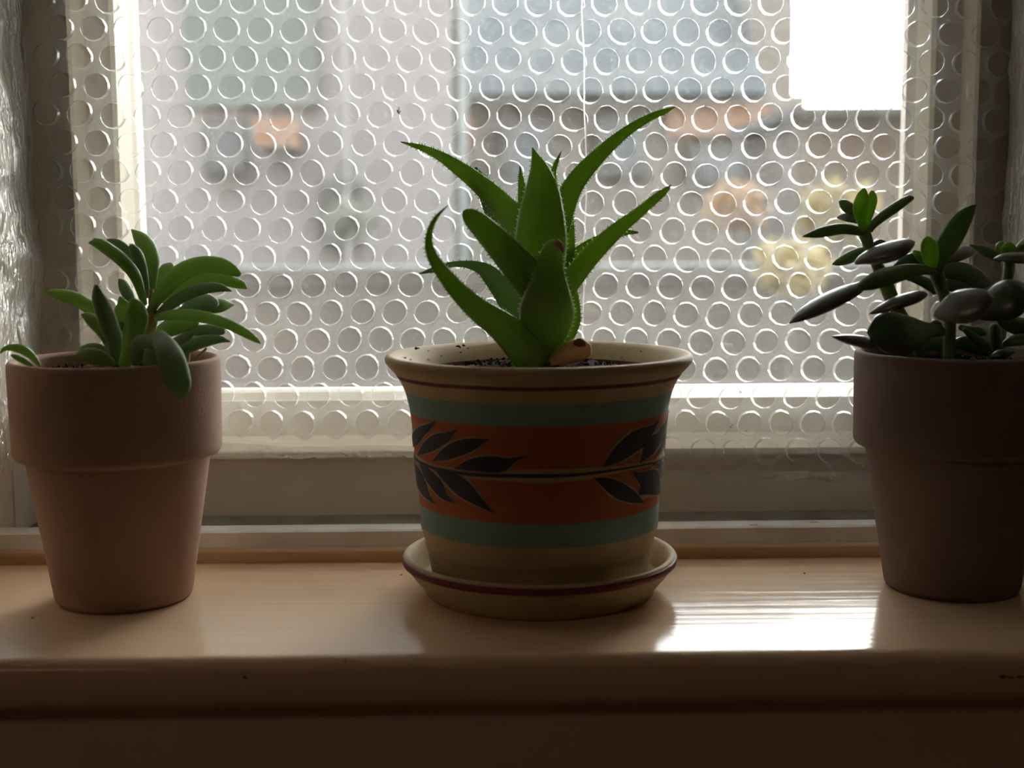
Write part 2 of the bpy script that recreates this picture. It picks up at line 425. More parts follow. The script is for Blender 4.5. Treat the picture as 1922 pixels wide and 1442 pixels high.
for (u, v, r, c) in cells:
    n = len(V)
    for a in hexang:
        V.append(warp(u+BR*cos(a), v+BR*sin(a)))
    for a in hexang:
        h = hexr(a)
        V.append(warp(u+h*cos(a), v+h*sin(a)*1.0))
    for k in range(NS):
        k2 = (k+1) % NS
        Fc.append((n+k, n+k2, n+NS+k2, n+NS+k))
mesh('film_web', V, Fc, film_web, wrap, smooth=True)
# plain margin of the sheet under the last row, and a crease
for (ua, ub, va, vb, nm) in ((XL+.006, -.004, .0575, .0497, 'film_margin'), (-.004, XR-.006, .0405, .0345, 'film_margin')):
    V, Fc = [], []; NU, NV = 220, 8
    for i in range(NU+1):
        for j in range(NV+1):
            u = ua+(ub-ua)*i/NU; t = j/NV
            v = va+(vb-va)*t
            if ua > -.1: v += max(0, (.10-u))/.10*.011
            p = warp(u, v)
            p.y += .0008-.0016*t*abs(noise.noise(Vector((u*120, v*240, 2))))*2
            p.z += .0016*t*noise.noise(Vector((u*50, 3, 1)))
            V.append(p)
    for i in range(NU):
        for j in range(NV):
            n = i*(NV+1)+j; Fc.append((n, n+1, n+NV+2, n+NV+1))
    mesh(nm, V, Fc, film_edge, wrap, smooth=True)
uc = at(1097, 300, YW).x
V = [warp(uc+d, zz)+Vector((0, -e, 0)) for zz in [.10+.03*k for k in range(26)] for d, e in ((-.0005, .0002), (0, .0010), (.0005, .0002))]
mesh('film_crease', V, [(3*k+j, 3*k+j+1, 3*k+j+4, 3*k+j+3) for k in range(25) for j in (0, 1)], film_wall, wrap)
# bubbles: a few shapes, mesh data shared
def bubble_shape(seed):
    rnd = random.Random(seed)
    N = 30; k = rnd.choice([9, 10, 11, 12]); ph = rnd.random()*6; e = rnd.uniform(.0, .05); ep = rnd.random()*6
    sq = rnd.uniform(-.05, .05)
    lv = [(1.012, .0002), (1.0, -.0002), (.988, -.0016), (.968, -.0030), (.93, -.0037), (.80, -.0040), (.5, -.0041)]
    dent = rnd.uniform(-.0004, .0006); dt = rnd.random() < .35; da = rnd.random()*6
    V = []
    amp = [rnd.uniform(-.012, .012) for _ in range(N)]
    for j, (f, d) in enumerate(lv):
        for i in range(N):
            a = 2*pi*i/N
            poly = cos(pi/k)/cos(((a+ph) % (2*pi/k))-pi/k)
            w = .55*poly+.45
            rr = BR*f*(1+ (w-1)*1.3+.4*amp[i])*(1+e*cos(2*(a-ep)))
            dd = d
            if dt and j >= 3: dd = d+.0012*max(0, cos(a-da))**2*(j-2)/4
            V.append((rr*cos(a)*(1+sq), dd, rr*sin(a)*(1-sq)))
    V.append((0, -.0041+dent, 0))
    Fc = []; mi = []
    for j in range(len(lv)-1):
        for i in range(N):
            i2 = (i+1) % N
            Fc.append((j*N+i, j*N+i2, (j+1)*N+i2, (j+1)*N+i)); mi.append(0 if j < 4 else 1)
    for i in range(N):
        Fc.append(((len(lv)-1)*N+i, (len(lv)-1)*N+(i+1) % N, len(V)-1)); mi.append(1)
    return V, Fc, mi
shapes = [bubble_shape(100+i) for i in range(14)]
bmeshes = []
for V_, F_, m_ in shapes:
    me = bpy.data.meshes.new('bubble'); me.from_pydata(V_, [], F_); me.materials.append(film_wall); me.materials.append(film_cap)
    me.polygons.foreach_set('material_index', m_); me.polygons.foreach_set('use_smooth', [True]*len(F_)); me.update(); bmeshes.append(me)
zvis = at(961, -20, YW).z+.004
vis = [q for q in cells if q[1] < zvis]
# those that show: in frame, not hidden behind the pots; fill to 300
def hidden(u, v):
    d = (warp(u, v)-CAM)
    X = d.dot(RR)/d.dot(F0)*FPX+961; Yp = d.dot(DD)/d.dot(F0)*FPX+721
    if 20 < X < 410 and Yp > 700: return True
    if 790 < X < 1240 and Yp > 665: return True
    if X > 1625 and Yp > 690: return True
    return X < 150 or X > 1790
vis.sort(key=lambda q: (hidden(q[0], q[1]), -q[1] < -zvis+.0, (q[0]**2+(q[1]-.16)**2)))
first = set(vis[:300])
rv, rf, rm = [], [], []
for q in cells:
    u, v, r, c = q
    s = random.randrange(len(shapes)); a = random.random()*6.28
    if q in first:
        o = bpy.data.objects.new('bubble', bmeshes[s]); COL.objects.link(o); o.parent = wrap
        o.location = warp(u, v)-wpos(wrap); o.rotation_euler = (0, a, 0)
        sc = random.uniform(.97, 1.02); o.scale = (sc, 1, sc)
    else:
        n = len(rv); w = warp(u, v); ca, sa = cos(a), sin(a)
        V_, F_, m_ = shapes[s]
        rv += [(w.x+x*ca+z*sa, w.y+y, w.z-x*sa+z*ca) for x, y, z in V_]
        rf += [tuple(i+n for i in f) for f in F_]; rm += m_
mesh('bubble_rows', rv, rf, [film_wall, film_cap], wrap, smooth=True, midx=rm, kind='stuff')

# crumpled wrap lining the two side reveals
from mathutils import noise
def ridged(p, s):
    return 1-abs(noise.noise(Vector(p)*s))*2
def side_wrap(name, x, s, y0, y1, z0, z1, label):
    NY, NZ = 26, 190
    V, Fc = [], []
    for i in range(NY+1):
        for j in range(NZ+1):
            y = y0+(y1-y0)*i/NY; z = z0+(z1-z0)*j/NZ
            d = .0030+.0030*ridged((y*1.2, z*.45, s*3+.2), 34)+.0016*ridged((y, z*.5, s+7), 85)+.0005*noise.noise(Vector((y*190, z*70, 1)))
            edge = .004*max(0, (i/NY)-.7)/.3
            V.append((x-s*max(.0008, d+edge+.003*sin(z*14+s)), y, z+.001*noise.noise(Vector((y*60, z*60, 5)))))
    for i in range(NY):
        for j in range(NZ):
            n = i*(NZ+1)+j
            Fc.append((n, n+1, n+NZ+2, n+NZ+1))
    o = mesh(name, V, Fc, film_side, smooth=True, label=label, origin=(x, (y0+y1)/2, z0)); o['category'] = 'bubble wrap'
    return o
side_wrap('bubble_wrap', XL+.0025, -1, .66, .878, .052, ZT-.06, 'crumpled clear bubble wrap strip lining the left side of the window recess')
side_wrap('bubble_wrap', XR-.0025, 1, .66, .878, .045, ZT-.06, 'crumpled clear bubble wrap strip lining the right side of the window recess')

# ------------------------------------------------------------------ outside, far out of focus
render_pale = mat('pale_render', (.215, .207, .213), .9, color2=(.185, .178, .183), scale=1.5)
render_green = mat('grey_green_cladding', (.11, .125, .12), .9, color2=(.095, .115, .11), scale=2)
slate = mat('blue_grey_slate', (.032, .037, .039), 1.0, color2=(.052, .053, .051), scale=3)
stone_grey = mat('grey_garden_render', (.095, .092, .087), .9, color2=(.08, .077, .073), scale=2.5)
coping_m = mat('dark_coping', (.072, .07, .067), .95)
beige_render = mat('beige_render', (.14, .12, .10), .9, color2=(.115, .10, .083), scale=2)
dark_glass = mat('dark_window_glass', (.09, .095, .10), .7)
white_trim = mat('white_outdoor_trim', (.27, .265, .26), .6)
ground_m = mat('outdoor_paving', (.11, .107, .10), .9, color2=(.09, .087, .083), scale=2)
twig = mat('grey_twig', (.09, .085, .075), .9)
foliage_y = leaf_mat('autumn_leaves', (.20, .155, .05), (.26, .21, .09), (.27, .20, .07), .4, .6, 8)
foliage_o = leaf_mat('orange_leaves', (.20, .12, .06), (.25, .16, .09), (.27, .15, .06), .4, .6, 8)
foliage_g = leaf_mat('shrub_leaves', (.11, .11, .09), (.13, .13, .11), (.1, .12, .06), .3, .6, 8)
def brick_mat():
    M = bpy.data.materials.new('orange_brickwork'); M.use_nodes = True; n, l = M.node_tree.nodes, M.node_tree.links
    b = n['Principled BSDF']; b.inputs['Roughness'].default_value = .9
    t = n.new('ShaderNodeTexCoord'); sp = n.new('ShaderNodeSeparateXYZ'); cb = n.new('ShaderNodeCombineXYZ')
    l.new(t.outputs['Object'], sp.inputs[0]); l.new(sp.outputs[0], cb.inputs[0]); l.new(sp.outputs[2], cb.inputs[1])
    br = n.new('ShaderNodeTexBrick'); br.inputs['Scale'].default_value = 4.5
    br.inputs['Color1'].default_value = (.25, .135, .075, 1); br.inputs['Color2'].default_value = (.21, .125, .08, 1); br.inputs['Mortar'].default_value = (.18, .15, .125, 1)
    l.new(cb.outputs[0], br.inputs['Vector']); l.new(br.outputs[0], b.inputs['Base Color'])
    return M
brick = brick_mat()
GZ = -1.4
def rect(px0, px1, py0, py1, Y):
    a, b = at(px0, py0, Y), at(px1, py1, Y)
    return a.x, b.x, b.z, a.z
ter = boxes('terrace', [((-9, 1.3, GZ-.2), (9, 16, GZ))], ground_m, label='pale paved ground far below outside the window')
props(ter, kind='structure')

# tall pale house on the left
Y = 5.0
h1 = empty('neighbour_house', (-1.0, Y, GZ), 'tall pale rendered house outside behind the left half of the window', 'house')
x0, x1 = at(60, 300, Y).x-1.4, at(852, 300, Y).x
boxes('house_wall', [((x0, Y, GZ), (x1, Y+1.8, 3.4))], render_pale, h1)
boxes('side_shade_skin', [((x1, Y+.02, GZ), (x1+.02, Y+1.8, 3.4))], slate, h1)  # thin dark skin added so the sunlit side stays dim
boxes('house_roof', [((x0-.1, Y-.1, 3.4), (x1+.02, Y+1.85, 3.55))], slate, h1)
a, b, c, d = rect(345, 600, -140, 200, Y); boxes('cladding_panel', [((a, Y-.03, c), (b, Y, d))], render_green, h1)
for q in ((385, 470, 225, 330), (600, 680, 340, 455)):
    a, b, c, d = rect(*q, Y); f = boxes('house_window', [((a, Y-.05, c), (b, Y, d))], stone_grey, h1)
    boxes('window_pane', [((a+.02, Y-.055, c+.02), (b-.02, Y-.05, d-.02))], dark_glass, f)
a, b, c, d = rect(475, 545, 225, 275, Y-.3); boxes('brick_porch', [((a, Y-.3, c), (b, Y, d))], brick, h1)
a, b, c, d = rect(640, 655, -60, 500, Y-.1); boxes('drainpipe', [((a, Y-.1, c-1), (b, Y-.04, 3.4))], white_trim, h1)
# lower house with slate roof, right of centre
Y = 7.0
h2 = empty('neighbour_house', (1.2, Y, GZ), 'lower house with grey slate roof outside behind the right half of the window', 'house')
x0, x1 = at(780, 300, Y).x, at(1510, 300, Y).x
xr_ = at(1430, 180, Y).x
zr0, zr1 = at(1100, 180, Y).z, at(1100, -70, Y).z
boxes('house_wall', [((x0, Y, GZ), (x1, Y+3, zr0))], beige_render, h2)
mesh('house_roof', [(x0, Y-.15, zr0), (xr_, Y-.15, zr0), (xr_, Y+1.2, zr1+.25), (x0, Y+1.2, zr1+.25), (x0, Y+3, zr0), (xr_, Y+3, zr0)], [(0, 1, 2, 3), (3, 2, 5, 4), (0, 3, 4), (1, 5, 2), (0, 4, 5, 1)], slate, h2)
boxes('chimney', [((at(1432, 0, Y).x, Y+.2, zr0), (at(1508, 0, Y).x, Y+.9, zr1+.1))], beige_render, h2)
for q in ((1250, 1440, 195, 255), (800, 890, 210, 290)):
    a, b, c, d = rect(*q, Y); boxes('brick_panel', [((max(a, x0), Y-.05, c), (b, Y, d))], brick, h2)
for q in ((940, 1040, 225, 420), (1120, 1210, 215, 330), (1290, 1400, 275, 345)):
    a, b, c, d = rect(*q, Y); f = boxes('house_window', [((a, Y-.06, c), (b, Y, d))], stone_grey, h2)
    boxes('window_pane', [((a+.05, Y-.065, c+.05), (b-.05, Y-.06, d-.05))], dark_glass, f)
# low shed
Y = 4.6
sh = empty('garden_shed', (1.6, Y, GZ), 'low pale beige outbuilding outside beyond the jade plant', 'shed')
a, b, c, d = rect(1500, 1730, 222, 470, Y)
boxes('shed_wall', [((a, Y, GZ), (b+.6, Y+1.0, d))], beige_render, sh)
mesh('shed_roof', [(a-.05, Y-.1, d), (b+.65, Y-.1, d), (b+.65, Y+1.1, d+.0), (a-.05, Y+1.1, d+.0), (a-.05, Y-.1, d+.03), (b+.65, Y-.1, d+.03), (b+.65, Y+1.1, d+.04), (a-.05, Y+1.1, d+.04)],
     [(0, 1, 2, 3), (4, 7, 6, 5), (0, 4, 5, 1), (1, 5, 6, 2), (2, 6, 7, 3), (3, 7, 4, 0)], coping_m, sh)
# garden wall
Y = 3.6
gw = empty('garden_wall', (0, Y, GZ), 'grey rendered garden wall with coping outside across the lower window', 'wall')
zt = at(961, 500, Y).z
boxes('wall_body', [((-4.5, Y, GZ), (4.5, Y+.2, zt-.05))], stone_grey, gw)
boxes('coping', [((-4.5, Y-.01, zt-.05), (4.5, Y+.21, zt))], coping_m, gw)
def shrub(px, py, Y, r, m, label, n=300):
    c = at(px, py, Y)
    s = empty('shrub', (c.x, Y, GZ), label, 'shrub')
    V, Fc = [], []
    for i in range(n):
        d = Vector((random.gauss(0, 1), random.gauss(0, 1), random.gauss(0, 1))).normalized()*r*random.uniform(.4, 1)
        p = c+Vector((d.x, d.y, d.z*.8)); u = Vector((random.gauss(0, 1), random.gauss(0, 1), random.gauss(0, 1))).normalized(); w = u.orthogonal().normalized()
        l = r*.2; k = len(V)
        V += [p-u*l, p+w*l*.45, p+u*l, p-w*l*.45]; Fc.append((k, k+1, k+2, k+3))
    mesh('foliage', V, Fc, m, s, kind='stuff')
    lathe('stem', [(0.0, 0), (.012, 0), (.009, .5), (.006, c.z-GZ), (0, c.z-GZ)], (c.x, Y, GZ), twig, s, seg=8)
shrub(1485, 500, 3.3, .10, foliage_y, 'yellow leaved shrub outside in front of the garden wall')
shrub(1385, 390, 4.1, .11, foliage_o, 'orange leaved shrub outside behind the garden wall')
shrub(1580, 400, 4.2, .14, foliage_y, 'yellow leaved shrub outside behind the garden wall')
shrub(660, 410, 3.95, .08, foliage_g, 'dull green shrub outside against the pale house')

# ------------------------------------------------------------------ pots
def soil(name, c, r, z, bump, parent, seed, heap=0.0):
    rnd = random.Random(seed)
    V, Fc = [], []
    NR, NA = 16, 64
    V.append((c[0], c[1], z+heap))
    for i in range(1, NR+1):
        for k in range(NA):
            rr = r*i/NR; a = 2*pi*k/NA
            x, y = c[0]+rr*cos(a), c[1]+rr*sin(a)
            h = bump*(noise.noise(Vector((x*130, y*130, seed)))+.7*noise.noise(Vector((x*320, y*320, seed)))+.5*noise.noise(Vector((x*600, y*600, seed))))
            V.append((x, y, z+h+heap*max(0, 1-(i/NR)**2)))
    for k in range(NA): Fc.append((0, 1+k, 1+(k+1) % NA))
    for i in range(NR-1):
        for k in range(NA):
            a, b = 1+i*NA+k, 1+i*NA+(k+1) % NA
            Fc.append((a, a+NA, b+NA, b))
    # crumbs lying on top
    for q in range(520):
        rr = r*sqrt(rnd.random())*.97; a = rnd.random()*6.283
        p = Vector((c[0]+rr*cos(a), c[1]+rr*sin(a), z+heap*(1-(rr/r)**2)+bump*.6))
        s = rnd.uniform(.0006, .0021); k = len(V)
        ax = [Vector((rnd.gauss(0, 1), rnd.gauss(0, 1), rnd.gauss(0, 1))).normalized()*s for _ in range(4)]
        V += [p+ax[0], p+ax[1]*.7, p+ax[2], p+ax[3]*.8, p-ax[0]*.7]
        Fc += [(k, k+1, k+2), (k, k+2, k+3), (k, k+3, k+1), (k+4, k+2, k+1), (k+4, k+3, k+2), (k+4, k+1, k+3)]
    return mesh(name, V, Fc, soil_m, parent)

def clay_pot(parent, c, m):
    pr = [(0, .002), (.030, .002), (.0345, 0.0), (.0365, .0025), (.0485, .0785), (.0492, .0795), (.0535, .0800), (.0550, .0825), (.0556, .128), (.0552, .1312), (.0530, .1322), (.0505, .1305), (.0500, .118), (.0455, .075), (.034, .010), (0, .010)]
    return lathe('pot', rounded(pr, [0, 0, .001, .002, .001, .0006, .0012, .002, .002, .0015, .0012, .0015, .002, .003, .004, 0], 4), c, m, parent, wob=.003)

XC, YC = .0226, .7259
LC = (-.2053, .7175, 0); RC = (.252, .7233, 0)

# ---- centre pot: profile and printed bands
cp_prof = [(0, .010), (.054, .010), (.0585, .0085), (.0598, .012), (.0606, .018), (.0612, .0200), (.0610, .0215), (.0625, .0260), (.0632, .0280), (.0630, .0295), (.0642, .0335), (.0654, .0380), (.0657, .045), (.0659, .0514), (.0668, .061), (.0677, .0714), (.0688, .0857), (.0700, .0990), (.0712, .1060), (.0728, .1120), (.0752, .1175), (.0782, .1222), (.0815, .1258), (.0834, .1282), (.0837, .1302), (.0826, .1320), (.0800, .1322), (.0755, .1300), (.0700, .1250), (.0660, .1190), (.0640, .110), (.060, .02), (0, .02)]
cp_prof = [tuple(p) for p in cp_prof]
def cp_mat():
    M = bpy.data.materials.new('banded_stoneware'); M.use_nodes = True; n, l = M.node_tree.nodes, M.node_tree.links
    b = n['Principled BSDF']; b.inputs['Roughness'].default_value = .7
    t = n.new('ShaderNodeTexCoord'); sp = n.new('ShaderNodeSeparateXYZ'); l.new(t.outputs['Object'], sp.inputs[0])
    # only outside wall carries the bands: radius test
    cb = n.new('ShaderNodeCombineXYZ'); l.new(sp.outputs[0], cb.inputs[0]); l.new(sp.outputs[1], cb.inputs[1])
    ln = n.new('ShaderNodeVectorMath'); ln.operation = 'LENGTH'; l.new(cb.outputs[0], ln.inputs[0])
    gt = n.new('ShaderNodeMath'); gt.operation = 'GREATER_THAN'; l.new(ln.outputs['Value'], gt.inputs[0]); gt.inputs[1].default_value = .0647
    no = n.new('ShaderNodeTexNoise'); no.inputs['Scale'].default_value = 25; l.new(t.outputs['Object'], no.inputs['Vector'])
    ma = n.new('ShaderNodeMath'); ma.operation = 'MULTIPLY_ADD'; l.new(no.outputs['Fac'], ma.inputs[0]); ma.inputs[1].default_value = .0012; l.new(sp.outputs[2], ma.inputs[2])
    mr = n.new('ShaderNodeMapRange'); l.new(ma.outputs[0], mr.inputs[0]); mr.inputs[1].default_value = 0.0006; mr.inputs[2].default_value = .1406
    cr = n.new('ShaderNodeValToRGB'); cr.color_ramp.interpolation = 'CONSTANT'; l.new(mr.outputs[0], cr.inputs[0])
    cream = (.50, .37, .21, 1); turq = (.20, .33, .29, 1); orange = (.42, .11, .035, 1); mar = (.15, .018, .02, 1)
    st = [(0, cream), (.0387, turq), (.0514, orange), (.1013, turq), (.1127, cream), (.1203, mar), (.1221, cream)]
    e = cr.color_ramp.elements
    e[0].position = 0; e[0].color = cream; e[1].position = .0387/.14; e[1].color = turq
    for z, c in st[2:]:
        q = e.new(z/.14); q.color = c
    n3 = n.new('ShaderNodeTexNoise'); n3.inputs['Scale'].default_value = 60; n3.inputs['Detail'].default_value = 5; l.new(t.outputs['Object'], n3.inputs['Vector'])
    hs = n.new('ShaderNodeMapRange'); l.new(n3.outputs['Fac'], hs.inputs[0]); hs.inputs[3].default_value = .85; hs.inputs[4].default_value = 1.12
    mm = n.new('ShaderNodeMixRGB'); l.new(gt.outputs[0], mm.inputs[0]); mm.inputs[1].default_value = cream; l.new(cr.outputs[0], mm.inputs[2])
    vm = n.new('ShaderNodeVectorMath'); vm.operation = 'SCALE'; l.new(mm.outputs[0], vm.inputs[0]); l.new(hs.outputs[0], vm.inputs['Scale'])
    l.new(vm.outputs[0], b.inputs['Base Color'])
    n2 = n.new('ShaderNodeTexNoise'); n2.inputs['Scale'].default_value = 500; l.new(t.outputs['Object'], n2.inputs['Vector'])
    bp = n.new('ShaderNodeBump'); bp.inputs['Distance'].default_value = .0002; l.new(n2.outputs['Fac'], bp.inputs['Height']); l.new(bp.outputs[0], b.inputs['Normal'])
    return M
aloe = empty('potted_aloe', (XC, YC, .004), 'spiky green aloe in a cream pot with orange and turquoise bands and black leaf sprigs', 'potted plant')
pot = mesh_pot = lathe('pot', cp_prof, (XC, YC, 0), cp_mat(), aloe, seg=160)
# the profile heights are measured from the sill: keep the pot's local frame at the sill
for v in pot.data.vertices: v.co.z += .004
pot.location.z = -.004
pot.data.update()

def pot_r(z):
    P = cp_prof[5:24]
    for i in range(len(P)-1):
        if P[i][1] <= z <= P[i+1][1]:
            t = (z-P[i][1])/(P[i+1][1]-P[i][1]); return P[i][0]+(P[i+1][0]-P[i][0])*t
    return .07
def on_pot(px, py):
    """(angle, z) where the ray of a pixel meets the pot wall"""
    d = F0*FPX+RR*(px-961)+DD*(py-721); d.normalize()
    t = .55
    best = None
    while t < .85:
        p = CAM+d*t
        r = sqrt((p.x-XC)**2+(p.y-YC)**2)-pot_r(p.z)
        if r < 0: return atan2(p.x-XC, -(p.y-YC)), p.z
        if best is None or r < best[0]: best = (r, p)
        t += .0004
    p = best[1]
    return atan2(p.x-XC, -(p.y-YC)), p.z
def paint(name, pts, m, off, parent, rot=0.0, n=28):
    """pts: centre line (px,py,width px) -> thin glaze shell lying on the pot wall"""
    C = catmull(pts, n)
    az = []
    for i, (x, y, w) in enumerate(C):
        a = C[max(0, i-1)]; b = C[min(n, i+1)]
        tx, ty = b[0]-a[0], b[1]-a[1]; L = sqrt(tx*tx+ty*ty) or 1
        nx, ny = -ty/L, tx/L
        w = max(w, .4)
        az.append([on_pot(x+nx*w*s/2, y+ny*w*s/2) for s in (-1, -.75, -.5, -.25, 0, .25, .5, .75, 1)])
    V, Fc = [], []
    for lay, o in ((0, off), (1, .0001)):
        for row in az:
            for (A, z) in row:
                A = A+rot; r = pot_r(z)+o
                V.append((XC+r*sin(A), YC-r*cos(A), z))
    K = 9; B = (n+1)*K
    for lay in (0, 1):
        for i in range(n):
            for j in range(K-1):
                q = (lay*B+i*K+j, lay*B+i*K+j+1, lay*B+(i+1)*K+j+1, lay*B+(i+1)*K+j); Fc.append(q)
    for i in range(n):
        Fc.append((i*K, (i+1)*K, B+(i+1)*K, B+i*K)); Fc.append((i*K+8, B+i*K+8, B+(i+1)*K+8, (i+1)*K+8))
    return mesh(name, V, Fc, m, parent)
def c3(L): return [(700+x/2.4855, 620+y/2.4855, w/2.4855) for x, y, w in L]
left_leaves = [
    [(188, 545, 4), (205, 510, 46), (225, 475, 52), (262, 452, 34), (290, 425, 3)],
    [(215, 583, 6), (255, 548, 58), (300, 518, 72), (345, 498, 50), (395, 462, 3)],
    [(285, 610, 6), (340, 580, 60), (400, 552, 78), (465, 532, 64), (550, 506, 3)],
    [(385, 645, 6), (460, 628, 62), (540, 625, 84), (610, 625, 70), (665, 602, 22), (735, 582, 3)],
    [(190, 610, 6), (212, 665, 36), (228, 710, 46), (250, 760, 36), (290, 808, 3)],
    [(225, 622, 8), (262, 670, 48), (300, 720, 62), (335, 770, 40), (385, 808, 3)],
    [(300, 655, 8), (362, 690, 66), (420, 735, 86), (480, 785, 58), (562, 850, 3)]]
right_leaves = [
    [(1072, 636, 6), (1130, 590, 66), (1190, 540, 92), (1250, 495, 86), (1300, 455, 30), (1330, 418, 3)],
    [(1240, 620, 5), (1275, 570, 50), (1305, 525, 66), (1335, 490, 40), (1355, 460, 4)],
    [(1030, 690, 5), (1090, 715, 62), (1150, 750, 84), (1210, 780, 60), (1262, 806, 3)],
    [(1205, 662, 8), (1245, 685, 50), (1275, 715, 66), (1310, 740, 36), (1328, 752, 4)]]
cream_line = mat('cream_slip', (.50, .36, .20), .75)
def motif(leaves, rot):
    for L in leaves:
        paint('painted_leaf_outline', [(x, y, w+(3 if w > 4 else 1)) for x, y, w in c3(L)], cream_line, .00045, pot, rot)
        paint('painted_leaf', [(x, y, w*.92) for x, y, w in c3(L)], ink, .00065, pot, rot)
def stem(pts, rot, w, wc):
    paint('painted_stem_band', [(x, y, c) for (x, y, a, c) in [(*q,) for q in pts]], cream_line, .00035, pot, rot, n=60)
    paint('painted_stem', [(x, y, a) for (x, y, a, c) in pts], ink, .00055, pot, rot, n=60)
stempts = [(776, 857, 3, 14), (790, 868, 5, 12), (815, 878, 6, 12), (850, 886, 6.5, 16), (900, 891.5, 7, 16), (960, 893, 7, 22), (1010, 893.5, 7, 26), (1060, 892.5, 6, 24), (1110, 888, 5, 22), (1160, 881, 4, 13), (1210, 872, 3.5, 11), (1244, 864, 3, 9)]
motif(left_leaves, 0); motif(right_leaves, 0); stem(stempts, 0, 7, 30)
motif(left_leaves, 2.35); motif(left_leaves, -2.15); stem(stempts, 2.5, 7, 30); stem(stempts, -2.3, 7, 30)
soil('soil', (XC, YC), .0635, .1190, .0016, aloe, 3, heap=.0085)

# ---- saucer
sau = empty('saucer', (XC, YC, 0), 'cream stoneware saucer with a maroon rim line under the banded aloe pot', 'saucer')
sp = [(0, .0008), (.060, .0008), (.0615, 0.0), (.0632, .0010), (.0640, .0035), (.0700, .0105), (.0752, .0175), (.0757, .0196), (.0748, .0215), (.0735, .0222), (.0715, .0212), (.0690, .0155), (.0665, .0092), (.0655, .0080), (.0560, .0078), (0, .0078)]
lathe('dish', sp, (XC, YC, 0), cream_clay, sau, seg=128)
lathe('rim_line', [(.0748, .0168), (.0756, .0170), (.0761, .0184), (.0761, .0197), (.0756, .0207), (.0750, .0206)], (XC, YC, 0), maroon, sau, seg=128)

# ------------------------------------------------------------------ leaves
def leaf(parent, pts, Y0, dy, m, thick=.35, chan=0.0, roll=0.0, up=None, n=18, teeth=None, name='leaf', K=14, flip=1, wr=1.0, blunt=.0):
    """pts: (px,py,width px) seen from the camera; depth runs from Y0 to Y0+dy; a number or a list"""
    k = len(pts)
    P = []
    L = [0]
    for i in range(1, k): L.append(L[-1]+sqrt((pts[i][0]-pts[i-1][0])**2+(pts[i][1]-pts[i-1][1])**2))
    for i, q in enumerate(pts):
        d = Y0+(dy[i] if isinstance(dy, (list, tuple)) else dy*L[i]/L[-1])
        P.append((q[0], q[1], q[2]*wr, d))
    C = catmull(P, n)
    W3 = [at(x, y, d) for x, y, w, d in C]
    V, U, Fc = [], [], []
    rings = []
    for i in range(n+1):
        t = (W3[min(n, i+1)]-W3[max(0, i-1)]).normalized()
        v = (W3[i]-CAM).normalized()
        s = t.cross(v).normalized(); nn = s.cross(t).normalized()
        if nn.dot(v) > 0: nn = -nn              # nn looks at the camera
        rl = roll
        if up is not None:
            rl = up if (nn*cos(up)-s*sin(up)).z > (nn*cos(up)+s*sin(up)).z else -up
            if abs(s.z) < .35: rl *= abs(s.z)/.35
        s2 = s*cos(rl)+nn*sin(rl); n2 = nn*cos(rl)-s*sin(rl)
        hw = max(C[i][2], .8)*C[i][3]/FPX/2
        hw = hw/sqrt(cos(rl)**2+(thick*sin(rl))**2)
        th = hw*thick
        rings.append((W3[i], s2, n2, hw, th, t))
        for j in range(K):
            a = 2*pi*j/K
            e = abs(cos(a))
            p = W3[i]+s2*(cos(a)*hw)+n2*(sin(a)*th*(1 if chan == 0 else .8))+n2*(flip*chan*hw*(cos(a)**2-.5))
            V.append(p); U.append((e, i/n))
    for i in range(n):
        for j in range(K):
            Fc.append((i*K+j, i*K+(j+1) % K, (i+1)*K+(j+1) % K, (i+1)*K+j))
    # rounded ends
    for e, sg in ((0, -1), (n, 1)):
        c, s2, n2, hw, th, t = rings[e]
        q = len(V)
        V.append(c+t*sg*min(hw, .004)*.5+n2*(-flip*chan*hw*.0)); U.append((0, e/n))
        for j in range(K): Fc.append((e*K+j, e*K+(j+1) % K, q))
    mi = [0]*len(Fc)
    if teeth:
        rnd = random.Random(int(pts[0][0]*7+pts[0][1]))
        for sgn in (1, -1):
            acc = 0
            for i in range(1, n-1):
                A, B = rings[i], rings[i+1]
                seg = (B[0]-A[0]).length; steps = max(1, int(seg/teeth))
                for u in range(steps):
                    f = (u+rnd.uniform(-.25, .25))/steps
                    c = A[0].lerp(B[0], f); s2 = A[1].lerp(B[1], f); hw = A[3]+(B[3]-A[3])*f; n2 = A[2].lerp(B[2], f); t = A[5]
                    if hw < .0010: continue
                    ed = c+s2*sgn*hw*.99+n2*(flip*chan*hw*.5)
                    l = rnd.uniform(.0009, .0017); b = .00045
                    q = len(V)
                    V += [ed-t*b, ed+t*b, ed+n2*b*.8, ed+s2*sgn*l+t*l*.5]; U += [(1, .2)]*4
                    Fc += [(q, q+1, q+3), (q+1, q+2, q+3), (q+2, q, q+3)]; mi += [1]*3
    return mesh(name, V, Fc, [m, tooth_m] if teeth else m, parent, smooth=True, uvs=U, midx=mi)

